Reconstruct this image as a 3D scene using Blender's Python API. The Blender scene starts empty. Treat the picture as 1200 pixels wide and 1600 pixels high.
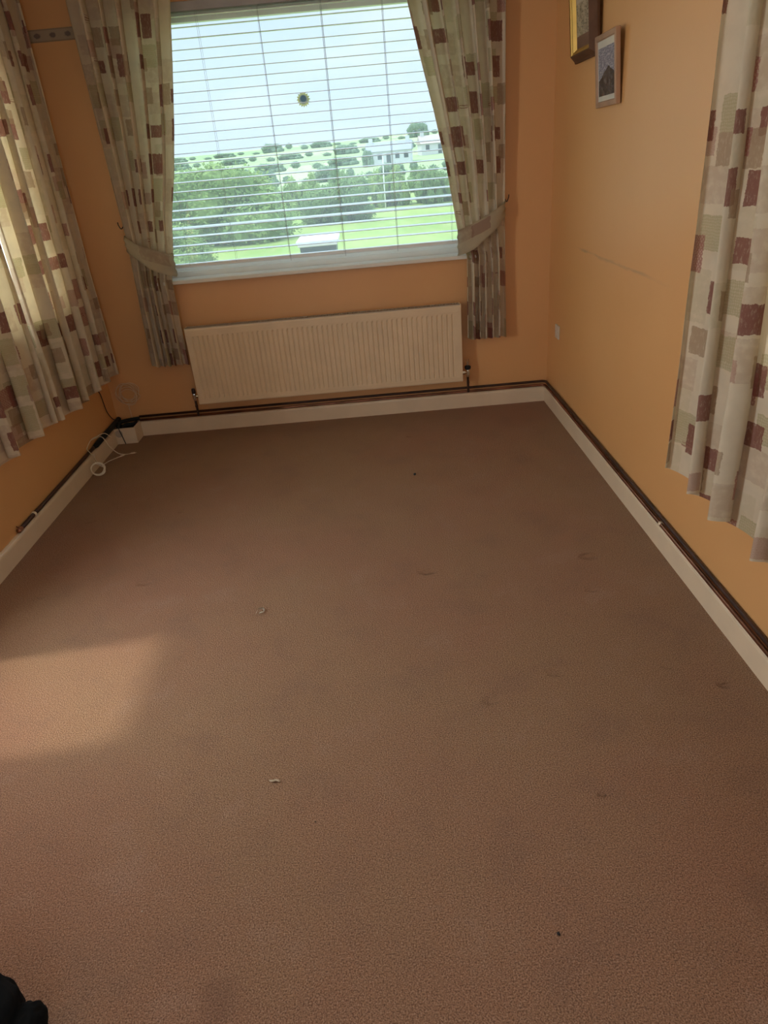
import bpy, bmesh, math, random
from mathutils import Vector, Matrix, noise
PI = math.pi
S = bpy.context.scene
C = S.collection

# ---------------------------------------------------------------- camera
def set_camera():
    f_px, yaw, pitch, roll = 1073.72, -0.0079, 0.4749, -0.0903
    cy, sy, cp, sp = math.cos(yaw), math.sin(yaw), math.cos(pitch), math.sin(pitch)
    f = Vector((sy*cp, cy*cp, -sp)); r0 = Vector((cy, -sy, 0)); u0 = r0.cross(f)
    r = r0*math.cos(roll) + u0*math.sin(roll); u = -r0*math.sin(roll) + u0*math.cos(roll)
    cam = bpy.data.cameras.new('camera'); o = bpy.data.objects.new('camera', cam); C.objects.link(o)
    m = Matrix((r, u, -f)).transposed().to_4x4(); m.translation = Vector((1.8102, -4.5990, 1.6))
    o.matrix_world = m
    cam.sensor_fit = 'VERTICAL'; cam.sensor_height = 24.0; cam.sensor_width = 18.0
    cam.lens = f_px*24.0/1600.0; cam.clip_start = 0.05; cam.clip_end = 5000
    S.camera = o
set_camera()

# ---------------------------------------------------------------- world, sun, daylight at the windows, exposure
S.view_settings.view_transform = 'Standard'; S.view_settings.look = 'None'
S.view_settings.gamma = 1.0; S.view_settings.use_curve_mapping = False
S.view_settings.exposure = 0.0

def nodes_of(idb):
    idb.use_nodes = True; nt = idb.node_tree; nt.nodes.clear(); return nt

class G:
    """tiny node-graph writer"""
    def __init__(s, nt): s.nt = nt
    def n(s, t, **kw):
        nd = s.nt.nodes.new(t)
        for k, v in kw.items(): setattr(nd, k, v)
        return nd
    def put(s, sock, v):
        if v is None: return
        if isinstance(v, bpy.types.NodeSocket): s.nt.links.new(v, sock)
        elif isinstance(v, (tuple, list)) and sock.type == 'RGBA' and len(v) == 3: sock.default_value = (*v, 1)
        else: sock.default_value = v
    def m(s, op, a, b=None, c=None, clamp=False):
        nd = s.n('ShaderNodeMath', operation=op, use_clamp=clamp)
        s.put(nd.inputs[0], a)
        if b is not None: s.put(nd.inputs[1], b)
        if c is not None: s.put(nd.inputs[2], c)
        return nd.outputs[0]
    def v(s, op, a, b=None, scale=None):
        nd = s.n('ShaderNodeVectorMath', operation=op); s.put(nd.inputs[0], a)
        if b is not None: s.put(nd.inputs[1], b)
        if scale is not None: s.put(nd.inputs['Scale'], scale)
        return nd.outputs['Value'] if op in ('LENGTH', 'DISTANCE', 'DOT_PRODUCT') else nd.outputs[0]
    def mix(s, f, a, b, bt='MIX'):
        nd = s.n('ShaderNodeMix', data_type='RGBA', blend_type=bt); s.put(nd.inputs[0], f); s.put(nd.inputs[6], a); s.put(nd.inputs[7], b)
        return nd.outputs[2]
    def noise(s, vec, scale, detail=2.0, rough=0.5, col=False):
        nd = s.n('ShaderNodeTexNoise'); s.put(nd.inputs['Vector'], vec); nd.inputs['Scale'].default_value = scale
        nd.inputs['Detail'].default_value = detail; nd.inputs['Roughness'].default_value = rough
        return nd.outputs['Color' if col else 'Fac']
    def step(s, x, lo, hi):
        nd = s.n('ShaderNodeMapRange', interpolation_type='SMOOTHSTEP'); s.put(nd.inputs[0], x)
        nd.inputs[1].default_value = lo; nd.inputs[2].default_value = hi
        return nd.outputs[0]
    def sep(s, v):
        nd = s.n('ShaderNodeSeparateXYZ'); s.put(nd.inputs[0], v); return nd.outputs
    def comb(s, x, y, z=0.0):
        nd = s.n('ShaderNodeCombineXYZ'); s.put(nd.inputs[0], x); s.put(nd.inputs[1], y); s.put(nd.inputs[2], z); return nd.outputs[0]
    def pos(s): return s.n('ShaderNodeNewGeometry').outputs['Position']
    def bump(s, h, strength=0.5, dist=0.01, normal=None):
        nd = s.n('ShaderNodeBump'); s.put(nd.inputs['Height'], h); nd.inputs['Strength'].default_value = strength
        nd.inputs['Distance'].default_value = dist
        if normal is not None: s.put(nd.inputs['Normal'], normal)
        return nd.outputs[0]
    def bsdf(s, color, rough=0.5, normal=None, metal=0.0, spec=0.5):
        nd = s.n('ShaderNodeBsdfPrincipled'); s.put(nd.inputs['Base Color'], color); s.put(nd.inputs['Roughness'], rough)
        s.put(nd.inputs['Metallic'], metal); s.put(nd.inputs['Specular IOR Level'], spec)
        if normal is not None: s.put(nd.inputs['Normal'], normal)
        return nd.outputs[0]
    def out(s, sh): s.nt.links.new(sh, s.n('ShaderNodeOutputMaterial').inputs[0])

SKY_STRENGTH = 1.30
SUN_DIR = Vector((-1.0, -0.10, 1.80)).normalized()     # towards the sun
SUN_STRENGTH = 2.6
def set_world():
    w = bpy.data.worlds.new('world'); S.world = w; g = G(nodes_of(w))
    d = g.n('ShaderNodeTexCoord').outputs['Generated']
    z = g.sep(d)[2]
    base = g.mix(g.step(z, -0.02, 0.45), (0.66, 0.81, 0.97), (0.54, 0.74, 0.98))
    cl = g.noise(g.v('MULTIPLY', d, (2.0, 2.0, 6.0)), 2.2, 6.0, 0.55)
    veil = g.m('MULTIPLY', g.step(cl, 0.42, 0.74), 0.45)
    col = g.mix(veil, base, (0.90, 0.95, 1.0))
    bg = g.n('ShaderNodeBackground'); g.put(bg.inputs[0], col)
    g.put(bg.inputs[1], g.m('MULTIPLY_ADD', g.step(z, 0.18, 0.50), SKY_STRENGTH*1.8, SKY_STRENGTH))   # sky boosted above the visible band, added to brighten the blind slats
    g.nt.links.new(bg.outputs[0], g.n('ShaderNodeOutputWorld').inputs[0])
set_world()
def set_sun():
    l = bpy.data.lights.new('sun', 'SUN'); l.energy = SUN_STRENGTH; l.angle = math.radians(3.0); l.color = (1.0, 0.93, 0.82)
    o = bpy.data.objects.new('sun', l); C.objects.link(o); o.rotation_euler = SUN_DIR.to_track_quat('Z', 'Y').to_euler()
set_sun()
def daylight(name, loc, to, sx, sz, watts, col=(1, 0.98, 0.95)):
    l = bpy.data.lights.new(name, 'AREA'); l.shape = 'RECTANGLE'; l.size = sx; l.size_y = sz; l.energy = watts; l.color = col
    o = bpy.data.objects.new(name, l); C.objects.link(o); o.location = loc
    o.rotation_euler = (Vector(loc)-Vector(to)).to_track_quat('Z', 'Y').to_euler()
daylight('daylight_left_window', (-0.42, -1.05, 1.70), (1, -1.05, 1.35), 1.3, 1.4, 25, (.97, .98, 1.0))
daylight('daylight_left_glazed_opening', (-0.42, -2.80, 1.40), (2.9, -2.0, 1.0), 0.85, 1.6, 63, (.95, .97, 1.0))
daylight('daylight_right_window', (3.38, -3.3, 1.60), (2, -3.3, 1.3), 1.4, 1.3, 10)
daylight('rear_fill_light', (1.5, -6.6, 1.15), (1.5, 0, 0.9), 2.2, 2.0, 7, (1.0, .88, .74))  # fill lamp added behind the camera to brighten the room

# ---------------------------------------------------------------- mesh helpers
def obj(name, bm, mat, parent=None, smooth=False, kind=None):
    me = bpy.data.meshes.new(name); bm.normal_update(); bm.to_mesh(me); bm.free()
    if isinstance(mat, (list, tuple)):
        for m_ in mat: me.materials.append(m_)
    else: me.materials.append(mat)
    if smooth:
        for p in me.polygons: p.use_smooth = True
    o = bpy.data.objects.new(name, me); C.objects.link(o)
    if parent is not None: o.parent = parent
    if kind: o['kind'] = kind
    return o
def tag(o, label, cat, group=None, kind=None):
    o['label'] = label; o['category'] = cat
    if group: o['group'] = group
    if kind: o['kind'] = kind
    return o
def thing(name, label, cat, loc=(0, 0, 0), rotz=0.0, group=None):
    o = bpy.data.objects.new(name, None); C.objects.link(o); o.location = loc; o.rotation_euler = (0, 0, rotz)
    o.empty_display_size = 0.05
    return tag(o, label, cat, group)
def box(bm, x0, x1, y0, y1, z0, z1, bevel=0.0, mi=0, M=None):
    vs = [bm.verts.new(Vector((x, y, z)) if M is None else M @ Vector((x, y, z))) for x in (x0, x1) for y in (y0, y1) for z in (z0, z1)]
    fs = [bm.faces.new([vs[i] for i in q]) for q in ((0, 1, 3, 2), (4, 6, 7, 5), (0, 4, 5, 1), (2, 3, 7, 6), (0, 2, 6, 4), (1, 5, 7, 3))]
    for f in fs: f.material_index = mi
    if bevel > 0:
        es = list({e for f in fs for e in f.edges})
        bmesh.ops.bevel(bm, geom=es, offset=bevel, segments=2, affect='EDGES', profile=0.5)
    return fs
def spline(pts, n=8):
    P = [Vector(p) for p in pts]; out = []
    for i in range(len(P)-1):
        p0, p1, p2, p3 = P[max(i-1, 0)], P[i], P[i+1], P[min(i+2, len(P)-1)]
        for k in range(n):
            t = k/n
            out.append(0.5*((2*p1)+(-p0+p2)*t+(2*p0-5*p1+4*p2-p3)*t*t+(-p0+3*p1-3*p2+p3)*t**3))
    out.append(P[-1]); return out
def tube(bm, pts, r, seg=8, caps=True):
    P = [Vector(p) for p in pts]; n = len(P); R = r if isinstance(r, (list, tuple)) else [r]*n
    t0 = (P[1]-P[0]).normalized(); up = Vector((0, 0, 1)) if abs(t0.z) < 0.9 else Vector((1, 0, 0))
    a = t0.cross(up).normalized(); rings = []
    for i in range(n):
        t = (P[min(i+1, n-1)]-P[max(i-1, 0)]).normalized()
        a = (a - t*a.dot(t)).normalized(); b = t.cross(a)
        rings.append([bm.verts.new(P[i]+(a*math.cos(2*PI*k/seg)+b*math.sin(2*PI*k/seg))*R[i]) for k in range(seg)])
    for i in range(n-1):
        for k in range(seg):
            bm.faces.new((rings[i][k], rings[i][(k+1) % seg], rings[i+1][(k+1) % seg], rings[i+1][k]))
    if caps: bm.faces.new(rings[0][::-1]); bm.faces.new(rings[-1])
def interp(z, keys):
    keys = sorted(keys)
    if z <= keys[0][0]: return keys[0][1]
    for (a, va), (b, vb) in zip(keys, keys[1:]):
        if z <= b:
            t = (z-a)/(b-a); return va+(vb-va)*t
    return keys[-1][1]

# ---------------------------------------------------------------- materials
def M_simple(name, col, rough=0.5, metal=0.0, spec=0.5, var=0.06, bumps=0.0, bscale=200.0):
    m = bpy.data.materials.new(name); g = G(nodes_of(m)); p = g.pos()
    n = g.noise(p, 7.0, 3.0)
    dark = tuple(c*(1-var) for c in col); light = tuple(min(1, c*(1+var)) for c in col)
    c = g.mix(g.step(n, 0.3, 0.7), dark, light)
    nm = g.bump(g.noise(p, bscale, 2.0), bumps, 0.002) if bumps else None
    g.out(g.bsdf(c, rough, nm, metal, spec)); return m

def M_wall():
    m = bpy.data.materials.new('peach_wall_paint'); g = G(nodes_of(m)); p = g.pos(); x, y, z = g.sep(p)
    n = g.noise(p, 1.3, 4.0)
    c = g.mix(g.step(n, 0.3, 0.7), (0.735, 0.375, 0.135), (0.765, 0.40, 0.15))
    # scuff along the right wall at chair-back height, and a few faint old marks
    onr = g.step(x, 2.9, 2.95)
    wob = g.m('MULTIPLY_ADD', g.noise(p, 3.0, 2.0), 0.03, -0.015)
    dz = g.m('ABSOLUTE', g.m('ADD', g.m('SUBTRACT', z, 1.066), wob))
    line = g.m('SUBTRACT', 1.0, g.step(dz, 0.001, 0.013))
    my = g.m('MULTIPLY', g.step(y, -1.95, -1.35), g.m('SUBTRACT', 1.0, g.step(y, -0.75, -0.45)))
    pat = g.step(g.noise(g.v('MULTIPLY', p, (1, 1, 8)), 4.0, 4.0), 0.35, 0.62)
    f = g.m('MULTIPLY', g.m('MULTIPLY', line, my), g.m('MULTIPLY', pat, onr))
    c = g.mix(g.m('MULTIPLY', f, 0.55), c, (0.36, 0.21, 0.12))
    spots = g.n('ShaderNodeTexVoronoi'); g.put(spots.inputs['Vector'], p); spots.inputs['Scale'].default_value = 3.0
    sp = g.m('SUBTRACT', 1.0, g.step(spots.outputs['Distance'], 0.008, 0.02))
    c = g.mix(g.m('MULTIPLY', sp, 0.5), c, (0.45, 0.24, 0.12))
    h = g.noise(p, 90.0, 3.0)
    g.out(g.bsdf(c, 0.46, g.bump(h, 0.12, 0.003), 0, 0.9)); return m

DENTS = [(2.656, -2.071, .045, 1.3), (1.954, -2.083, .04, 1.3), (2.593, -2.325, .03, .7), (2.329, -2.785, .035, .8), (2.096, -2.891, .035, .8),
         (2.838, -2.916, .02, 1.2), (0.697, -1.982, .035, 1.), (0.238, -2.014, .035, 1.), (2.708, -2.801, .03, .6),
         (2.270, -3.273, .045, .5), (2.728, -3.299, .06, .6), (0.211, -1.301, .03, .8), (0.699, -1.281, .02, .8), (1.985, -0.463, .02, .7), (2.325, -3.296, .012, .9)]
def M_carpet():
    m = bpy.data.materials.new('brown_pile_carpet'); g = G(nodes_of(m)); p = g.pos(); x, y, z = g.sep(p)
    p2 = g.comb(x, y, 0.0)
    fine = g.noise(p2, 270.0, 3.0, 0.75)
    tuft = g.n('ShaderNodeTexVoronoi'); g.put(tuft.inputs['Vector'], g.v('ADD', p2, g.v('SCALE', g.noise(p2, 60.0, 2.0, col=True), scale=0.012))); tuft.inputs['Scale'].default_value = 210.0
    big = g.noise(p2, 0.9, 3.0, 0.55); mid = g.noise(p2, 4.5, 4.0, 0.65)
    c = g.mix(g.step(big, 0.35, 0.65), (0.42, 0.208, 0.120), (0.415, 0.235, 0.128))
    c = g.mix(g.m('MULTIPLY', g.step(mid, 0.5, 0.70), 0.5), c, (0.32, 0.175, 0.110))
    c = g.mix(g.m('MULTIPLY', g.m('SUBTRACT', 1.0, g.step(mid, 0.3, 0.45)), 0.3), c, (0.50, 0.31, 0.215))
    c = g.mix(g.m('MULTIPLY', g.step(fine, 0.46, 0.62), 0.85), c, (0.13, 0.062, 0.036))
    c = g.mix(g.m('MULTIPLY', g.m('SUBTRACT', 1.0, g.step(fine, 0.34, 0.46)), 0.55), c, (0.66, 0.45, 0.32))
    # sparse dark specks and pale lint
    for sc, lo, colr, seed in ((5.0, 0.0035*5, (0.05, 0.03, 0.02), 0.0), (3.0, 0.002*3, (0.75, 0.66, 0.52), 9.1)):
        vo = g.n('ShaderNodeTexVoronoi'); g.put(vo.inputs['Vector'], g.v('ADD', p2, (seed, seed, 0))); vo.inputs['Scale'].default_value = sc
        keep = g.step(g.sep(vo.outputs['Color'])[0], 0.55, 0.6)
        f = g.m('MULTIPLY', keep, g.m('SUBTRACT', 1.0, g.step(vo.outputs['Distance'], lo*0.5, lo*1.2)))
        c = g.mix(g.m('MULTIPLY', f, 0.8), c, colr)
    # large old stains (shape of their own)
    for (sx, sy, sr, k) in ((0.62, -3.85, 0.16, .35), (2.63, -3.62, 0.10, .25), (1.35, -3.75, .07, .3), (2.55, -1.75, .1, .15)):
        d = g.v('DISTANCE', g.v('ADD', p2, g.v('SCALE', g.noise(p2, 9.0, 2.0, col=True), scale=0.12)), (sx+.06, sy+.06, .06))
        c = g.mix(g.m('MULTIPLY', g.m('SUBTRACT', 1.0, g.step(d, sr*.3, sr)), k), c, (0.17, 0.09, 0.06))
    h = g.m('ADD', g.m('MULTIPLY', fine, 0.8), g.m('MULTIPLY', tuft.outputs['Distance'], -0.5))
    h = g.m('MULTIPLY_ADD', mid, 0.5, h)
    # furniture dents pressed in the pile
    warp = g.v('ADD', p2, g.v('SCALE', g.v('SUBTRACT', g.noise(p2, 22.0, 2.0, col=True), (.5, .5, .5)), scale=0.028))
    hd = None
    for (dx, dy, r, k) in DENTS:
        d = g.v('DISTANCE', g.v('MULTIPLY', g.v('SUBTRACT', warp, (dx, dy, 0)), (0.8, 1.3, 0)), (0, 0, 0))
        t = g.m('MULTIPLY', g.m('SUBTRACT', 1.0, g.step(d, r*0.25, r)), -k)
        hd = t if hd is None else g.m('ADD', hd, t)
    b1 = g.bump(hd, 1.0, 0.011)
    nm = g.bump(h, 1.0, 0.006, b1)
    s = g.n('ShaderNodeBsdfPrincipled'); g.put(s.inputs['Base Color'], c); s.inputs['Roughness'].default_value = 0.95
    s.inputs['Specular IOR Level'].default_value = 0.1; g.put(s.inputs['Normal'], nm)
    s.inputs['Sheen Weight'].default_value = 0.10; s.inputs['Sheen Roughness'].default_value = 0.6
    s.inputs['Sheen Tint'].default_value = (1.0, 0.82, 0.66, 1)
    g.out(s.outputs[0]); return m

def M_fabric(name='patchwork_curtain_fabric', seed=0.0, density=1.0, base=(0.77, 0.66, 0.49)):
    m = bpy.data.materials.new(name); g = G(nodes_of(m))
    uv = g.n('ShaderNodeUVMap'); uv.uv_map = 'cloth'; uv = uv.outputs[0]
    w1 = g.v('SCALE', g.v('SUBTRACT', g.noise(uv, 55.0, 2.0, col=True), (.5, .5, .5)), scale=0.012)
    w1 = g.v('ADD', w1, g.v('SCALE', g.v('SUBTRACT', g.noise(uv, 260.0, 2.0, col=True), (.5, .5, .5)), scale=0.006))
    uvw = g.v('ADD', uv, g.v('MULTIPLY', w1, (1, 1, 0)))
    c = g.mix(g.step(g.noise(uv, 14.0, 3.0), 0.35, 0.7), base, tuple(b*0.93 for b in base))
    dry = g.noise(g.v('MULTIPLY', uv, (1.6, 1, 1)), 330.0, 3.0, 0.8)
    weave = g.noise(g.v('MULTIPLY', uv, (1, .25, 1)), 420.0, 2.0)
    # (cell w, cell h, du, dv, keep share, margin, colour a, colour b, opacity, effect)
    layers = [(0.26, 0.200, .03, .01, .45, .02, (0.62, 0.54, 0.36), (0.70, 0.58, 0.40), .60, 'soft'),
              (0.21, 0.150, .07, .05, .36, .05, (0.60, 0.44, 0.32), (0.52, 0.45, 0.29), .60, 'soft'),
              (0.20, .165, .011, .031, .22, .10, (0.46, 0.40, 0.22), (0.52, 0.44, 0.27), .75, 'hatch'),
              (0.19, 0.150, .05, .08, .13, .14, (0.42, 0.19, 0.15), (0.46, 0.26, 0.19), .65, 'dry'),
              (0.17, .165, .02, .06, .30, .17, (0.24, 0.085, 0.068), (0.36, 0.175, 0.12), .90, 'brush'),
              (0.16, .145, .11, .09, .22, .14, (0.40, 0.27, 0.17), (0.34, 0.24, 0.13), .75, 'brush'),
              (0.20, .160, .09, .02, .07, .14, (0.36, 0.13, 0.11), (0.42, 0.20, 0.16), .80, 'dots'),
              (0.27, 0.185, .10, .12, .16, .36, (0.36, 0.17, 0.13), (0.34, 0.25, 0.15), .85, 'ticks')]
    for i, (cw, ch, du, dv, keep, mg, ca, cb, op, fx) in enumerate(layers):
        q = g.v('DIVIDE', g.v('ADD', uvw, (du+seed, dv+seed*1.7, 0)), (cw, ch, 1))
        cell = g.v('FLOOR', q); fr = g.v('FRACTION', q); fx_, fy_, _ = g.sep(fr)
        wn = g.n('ShaderNodeTexWhiteNoise', noise_dimensions='3D'); g.put(wn.inputs['Vector'], g.v('ADD', cell, (0.37, 0.61, i*7.3+seed)))
        r1, r2, r3 = g.sep(wn.outputs['Color'])
        on = g.m('LESS_THAN', wn.outputs['Value'], keep*density)
        mgx = g.m('MULTIPLY_ADD', r2, 0.16, mg)
        mgy = g.m('MULTIPLY_ADD', r3, 0.16, mg)
        ex = g.m('SUBTRACT', 0.5, g.m('ABSOLUTE', g.m('SUBTRACT', fx_, 0.5)))
        ey = g.m('SUBTRACT', 0.5, g.m('ABSOLUTE', g.m('SUBTRACT', fy_, 0.5)))
        ins = g.m('MULTIPLY', g.m('GREATER_THAN', ex, mgx), g.m('GREATER_THAN', ey, mgy))
        f = g.m('MULTIPLY', ins, on)
        if fx == 'dry': f = g.m('MULTIPLY', f, g.m('MULTIPLY_ADD', g.step(dry, 0.36, 0.56), 0.65, 0.35))
        elif fx == 'brush': f = g.m('MULTIPLY', f, g.m('MULTIPLY_ADD', g.step(g.noise(g.v('MULTIPLY', uv, (1, .35, 1)), 120.0, 3.0, .7), 0.30, 0.5), 0.35, 0.65))
        elif fx == 'soft': f = g.m('MULTIPLY', f, g.step(g.noise(uv, 35.0, 3.0), 0.2, 0.6))
        elif fx == 'hatch':
            ux, uy, _ = g.sep(uvw)
            hx = g.m('SINE', g.m('MULTIPLY', ux, 900.0)); hy = g.m('SINE', g.m('MULTIPLY', uy, 700.0))
            f = g.m('MULTIPLY', f, g.m('MULTIPLY_ADD', g.m('GREATER_THAN', g.m('ADD', hx, hy), 0.2), -0.35, 1.0))
        elif fx == 'dots':
            ux, uy, _ = g.sep(uvw)
            hx = g.m('SINE', g.m('MULTIPLY', ux, 480.0)); hy = g.m('SINE', g.m('MULTIPLY', uy, 420.0))
            f = g.m('MULTIPLY', f, g.m('MULTIPLY_ADD', g.m('GREATER_THAN', g.m('MULTIPLY', hx, hy), 0.25), -0.45, 1.0))
        elif fx == 'ticks':
            ux, uy, _ = g.sep(uvw)
            f = g.m('MULTIPLY', f, g.m('GREATER_THAN', g.m('SINE', g.m('MULTIPLY', uy, 520.0)), 0.25))
        c = g.mix(g.m('MULTIPLY', f, op), c, g.mix(r1, ca, cb))
    nm = g.bump(weave, 0.25, 0.001)
    d = g.n('ShaderNodeBsdfDiffuse'); g.put(d.inputs[0], c); g.put(d.inputs['Normal'], nm)
    t = g.n('ShaderNodeBsdfTranslucent'); g.put(t.inputs[0], g.mix(1.0, c, (1.0, 0.93, 0.72), 'MULTIPLY'))
    mx = g.n('ShaderNodeMixShader'); mx.inputs[0].default_value = 0.24
    g.nt.links.new(d.outputs[0], mx.inputs[1]); g.nt.links.new(t.outputs[0], mx.inputs[2])
    g.out(mx.outputs[0]); return m

def M_glass():
    m = bpy.data.materials.new('window_glass'); g = G(nodes_of(m))
    t = g.n('ShaderNodeBsdfTransparent'); t.inputs[0].default_value = (0.96, 0.98, 0.97, 1)
    gl = g.n('ShaderNodeBsdfGlossy'); gl.inputs['Roughness'].default_value = 0.02
    fc = g.n('ShaderNodeLayerWeight').outputs['Facing']
    fr = g.m('MULTIPLY_ADD', g.m('POWER', fc, 5.0), 0.6, 0.03)
    mx = g.n('ShaderNodeMixShader'); g.nt.links.new(fr, mx.inputs[0])
    g.nt.links.new(t.outputs[0], mx.inputs[1]); g.nt.links.new(gl.outputs[0], mx.inputs[2])
    # pale translucent veil added to wash out the view like haze and glare
    du = g.n('ShaderNodeBsdfTranslucent'); du.inputs[0].default_value = (0.8, 0.82, 0.84, 1)
    m2 = g.n('ShaderNodeMixShader'); g.put(m2.inputs[0], g.m('MULTIPLY_ADD', g.noise(g.pos(), 2.0, 3.0), 0.06, 0.05))
    g.nt.links.new(mx.outputs[0], m2.inputs[1]); g.nt.links.new(du.outputs[0], m2.inputs[2])
    g.out(m2.outputs[0]); return m

def M_leaf(name, a, b, tr=0.35):
    m = bpy.data.materials.new(name); g = G(nodes_of(m)); p = g.pos()
    c = g.mix(g.step(g.noise(p, 1.1, 4.0), 0.35, 0.65), a, b)
    c = g.mix(g.m('MULTIPLY', g.noise(p, 14.0, 2.0), 0.4), c, tuple(min(1, v*1.5) for v in b))
    d = g.n('ShaderNodeBsdfDiffuse'); g.put(d.inputs[0], c)
    t = g.n('ShaderNodeBsdfTranslucent'); g.put(t.inputs[0], c)
    mx = g.n('ShaderNodeMixShader'); mx.inputs[0].default_value = tr
    g.nt.links.new(d.outputs[0], mx.inputs[1]); g.nt.links.new(t.outputs[0], mx.inputs[2])
    g.out(mx.outputs[0]); return m

def M_ground():
    m = bpy.data.materials.new('grass_fields'); g = G(nodes_of(m)); p = g.pos(); x, y, z = g.sep(p)
    c = g.mix(g.step(g.noise(p, 0.35, 5.0, 0.6), 0.35, 0.65), (0.22, 0.31, 0.075), (0.31, 0.38, 0.11))
    c = g.mix(g.m('MULTIPLY', g.step(g.noise(g.v('MULTIPLY', p, (1, .4, 1)), 2.4, 4.0, 0.7), 0.45, 0.7), 0.55), c, (0.38, 0.37, 0.17))
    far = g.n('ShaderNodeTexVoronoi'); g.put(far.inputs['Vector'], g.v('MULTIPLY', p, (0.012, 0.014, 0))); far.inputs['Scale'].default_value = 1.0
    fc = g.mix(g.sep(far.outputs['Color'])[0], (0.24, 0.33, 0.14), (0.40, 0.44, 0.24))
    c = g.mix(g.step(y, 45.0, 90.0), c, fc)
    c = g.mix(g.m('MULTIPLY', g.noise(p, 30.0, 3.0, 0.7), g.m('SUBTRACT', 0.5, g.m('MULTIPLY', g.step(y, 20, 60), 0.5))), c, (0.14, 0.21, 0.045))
    g.out(g.bsdf(c, 0.9, None, 0, 0.1)); return m

WALL = M_wall(); CARPET = M_carpet(); GLASS = M_glass()
FAB = M_fabric(); FAB2 = M_fabric('patchwork_curtain_fabric_side', 3.37); FAB3 = M_fabric('patchwork_curtain_fabric_right', 6.93)
TIE = M_fabric('patchwork_tieback_fabric', 5.2, 0.25, (.82, .74, .58))
CEIL = M_simple('white_ceiling_paint', (0.80, 0.76, 0.70), 0.9)
SKIRT = M_simple('cream_gloss_paint', (0.78, 0.61, 0.42), 0.32, var=0.03, bumps=0.15, bscale=60)
UPVC = M_simple('white_window_plastic', (0.85, 0.84, 0.78), 0.3, var=0.02)
SILLM = M_simple('cream_sill_board', (0.83, 0.78, 0.68), 0.3, var=0.02)
SLAT = M_simple('white_blind_slat', (0.88, 0.90, 0.86), 0.24, spec=0.9, var=0.02)
CORD = M_simple('grey_blind_cord', (0.42, 0.42, 0.40), 0.8)
RADM = M_simple('cream_radiator_enamel', (0.78, 0.60, 0.39), 0.35, var=0.03)
RADG = M_simple('grille_enamel', (0.50, 0.42, 0.32), 0.5)
PIPE = M_simple('dark_painted_copper_pipe', (0.060, 0.028, 0.018), 0.38, 0.3, var=0.3)
COPPER = M_simple('tarnished_copper_pipe', (0.30, 0.13, 0.075), 0.32, 0.85, var=0.35)
BLACK = M_simple('black_rubber', (0.008, 0.008, 0.008), 0.6)
CHROME = M_simple('worn_chrome', (0.75, 0.72, 0.66), 0.22, 1.0)
WHITECAB = M_simple('cream_cable_sheath', (0.78, 0.66, 0.50), 0.45)
PEACHCAB = M_simple('painted_over_cable', (0.78, 0.56, 0.34), 0.5)
SWITCH = M_simple('ivory_switch_plastic', (0.70, 0.60, 0.48), 0.35)
DARKHOLE = M_simple('black_lagging_and_hollow', (0.010, 0.010, 0.009), 0.9, bumps=.5, bscale=80)

# ---------------------------------------------------------------- room shell
X0, X1, Y1, Y0, ZC = -0.02, 2.98, 0.02, -6.2, 2.58
TH = 0.28
def wall(name, axis, inner, outward, a0, a1, holes):
    """wall slab; axis 'x' runs along x. holes = (a0, a1, z0, z1)"""
    bm = bmesh.new(); As = sorted({a0, a1, *[h[0] for h in holes], *[h[1] for h in holes]}); Zs = sorted({-0.1, ZC, *[h[2] for h in holes], *[h[3] for h in holes]})
    def solid(i, j):
        if i < 0 or j < 0 or i >= len(As)-1 or j >= len(Zs)-1: return False
        ca, cz = (As[i]+As[i+1])/2, (Zs[j]+Zs[j+1])/2
        return not any(h[0] < ca < h[1] and h[2] < cz < h[3] for h in holes)
    cache = {}
    def V(a, z, d):
        k = (a, z, d)
        if k not in cache:
            t = inner+outward*TH*d
            cache[k] = bm.verts.new((a, t, z) if axis == 'x' else (t, a, z))
        return cache[k]
    for i in range(len(As)-1):
        for j in range(len(Zs)-1):
            if not solid(i, j): continue
            a, b, c, d = As[i], As[i+1], Zs[j], Zs[j+1]
            for k in (0, 1): bm.faces.new((V(a, c, k), V(b, c, k), V(b, d, k), V(a, d, k)))
            for (di, dj, p, q) in ((-1, 0, (a, c), (a, d)), (1, 0, (b, c), (b, d)), (0, -1, (a, c), (b, c)), (0, 1, (a, d), (b, d))):
                if not solid(i+di, j+dj): bm.faces.new((V(*p, 0), V(*q, 0), V(*q, 1), V(*p, 1)))
    bmesh.ops.recalc_face_normals(bm, faces=bm.faces[:])
    return obj(name, bm, WALL, kind='structure')
WB = (0.48, 2.52, 1.000, 2.44)          # window 1 opening in the back wall
WL = (-1.85, -0.32, 0.95, 2.20)         # window 2, left, behind its curtains
WL2 = (-3.12, -2.42, 0.50, 2.12)        # window 3, left, nearer the camera
WR = (-3.90, -2.62, 0.95, 2.20)         # window 4, right
WD = (0.45, 2.50, 0.02, 2.12)           # unseen opening added behind the camera for the rear fill light
wall('wall_back', 'x', Y1, 1, X0-TH, X1+TH, [WB])
wall('wall_left', 'y', X0, -1, Y0, Y1, [WL, WL2])
wall('wall_right', 'y', X1, 1, Y0, Y1, [WR])
wall('wall_front', 'x', Y0, -1, X0-TH, X1+TH, [WD])
bm = bmesh.new()
box(bm, X0-TH, X1+TH, Y0-TH, Y1+TH, -0.12, -0.10)
vs = [bm.verts.new(v) for v in ((X0, Y0, 0), (X1, Y0, 0), (X1, Y1, 0), (X0, Y1, 0))]; bm.faces.new(vs)
lo = [bm.verts.new((v.co.x, v.co.y, -0.10)) for v in vs]
for i in range(4): bm.faces.new((vs[i], lo[i], lo[(i+1) % 4], vs[(i+1) % 4]))
obj('floor', bm, CARPET, kind='structure')
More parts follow.
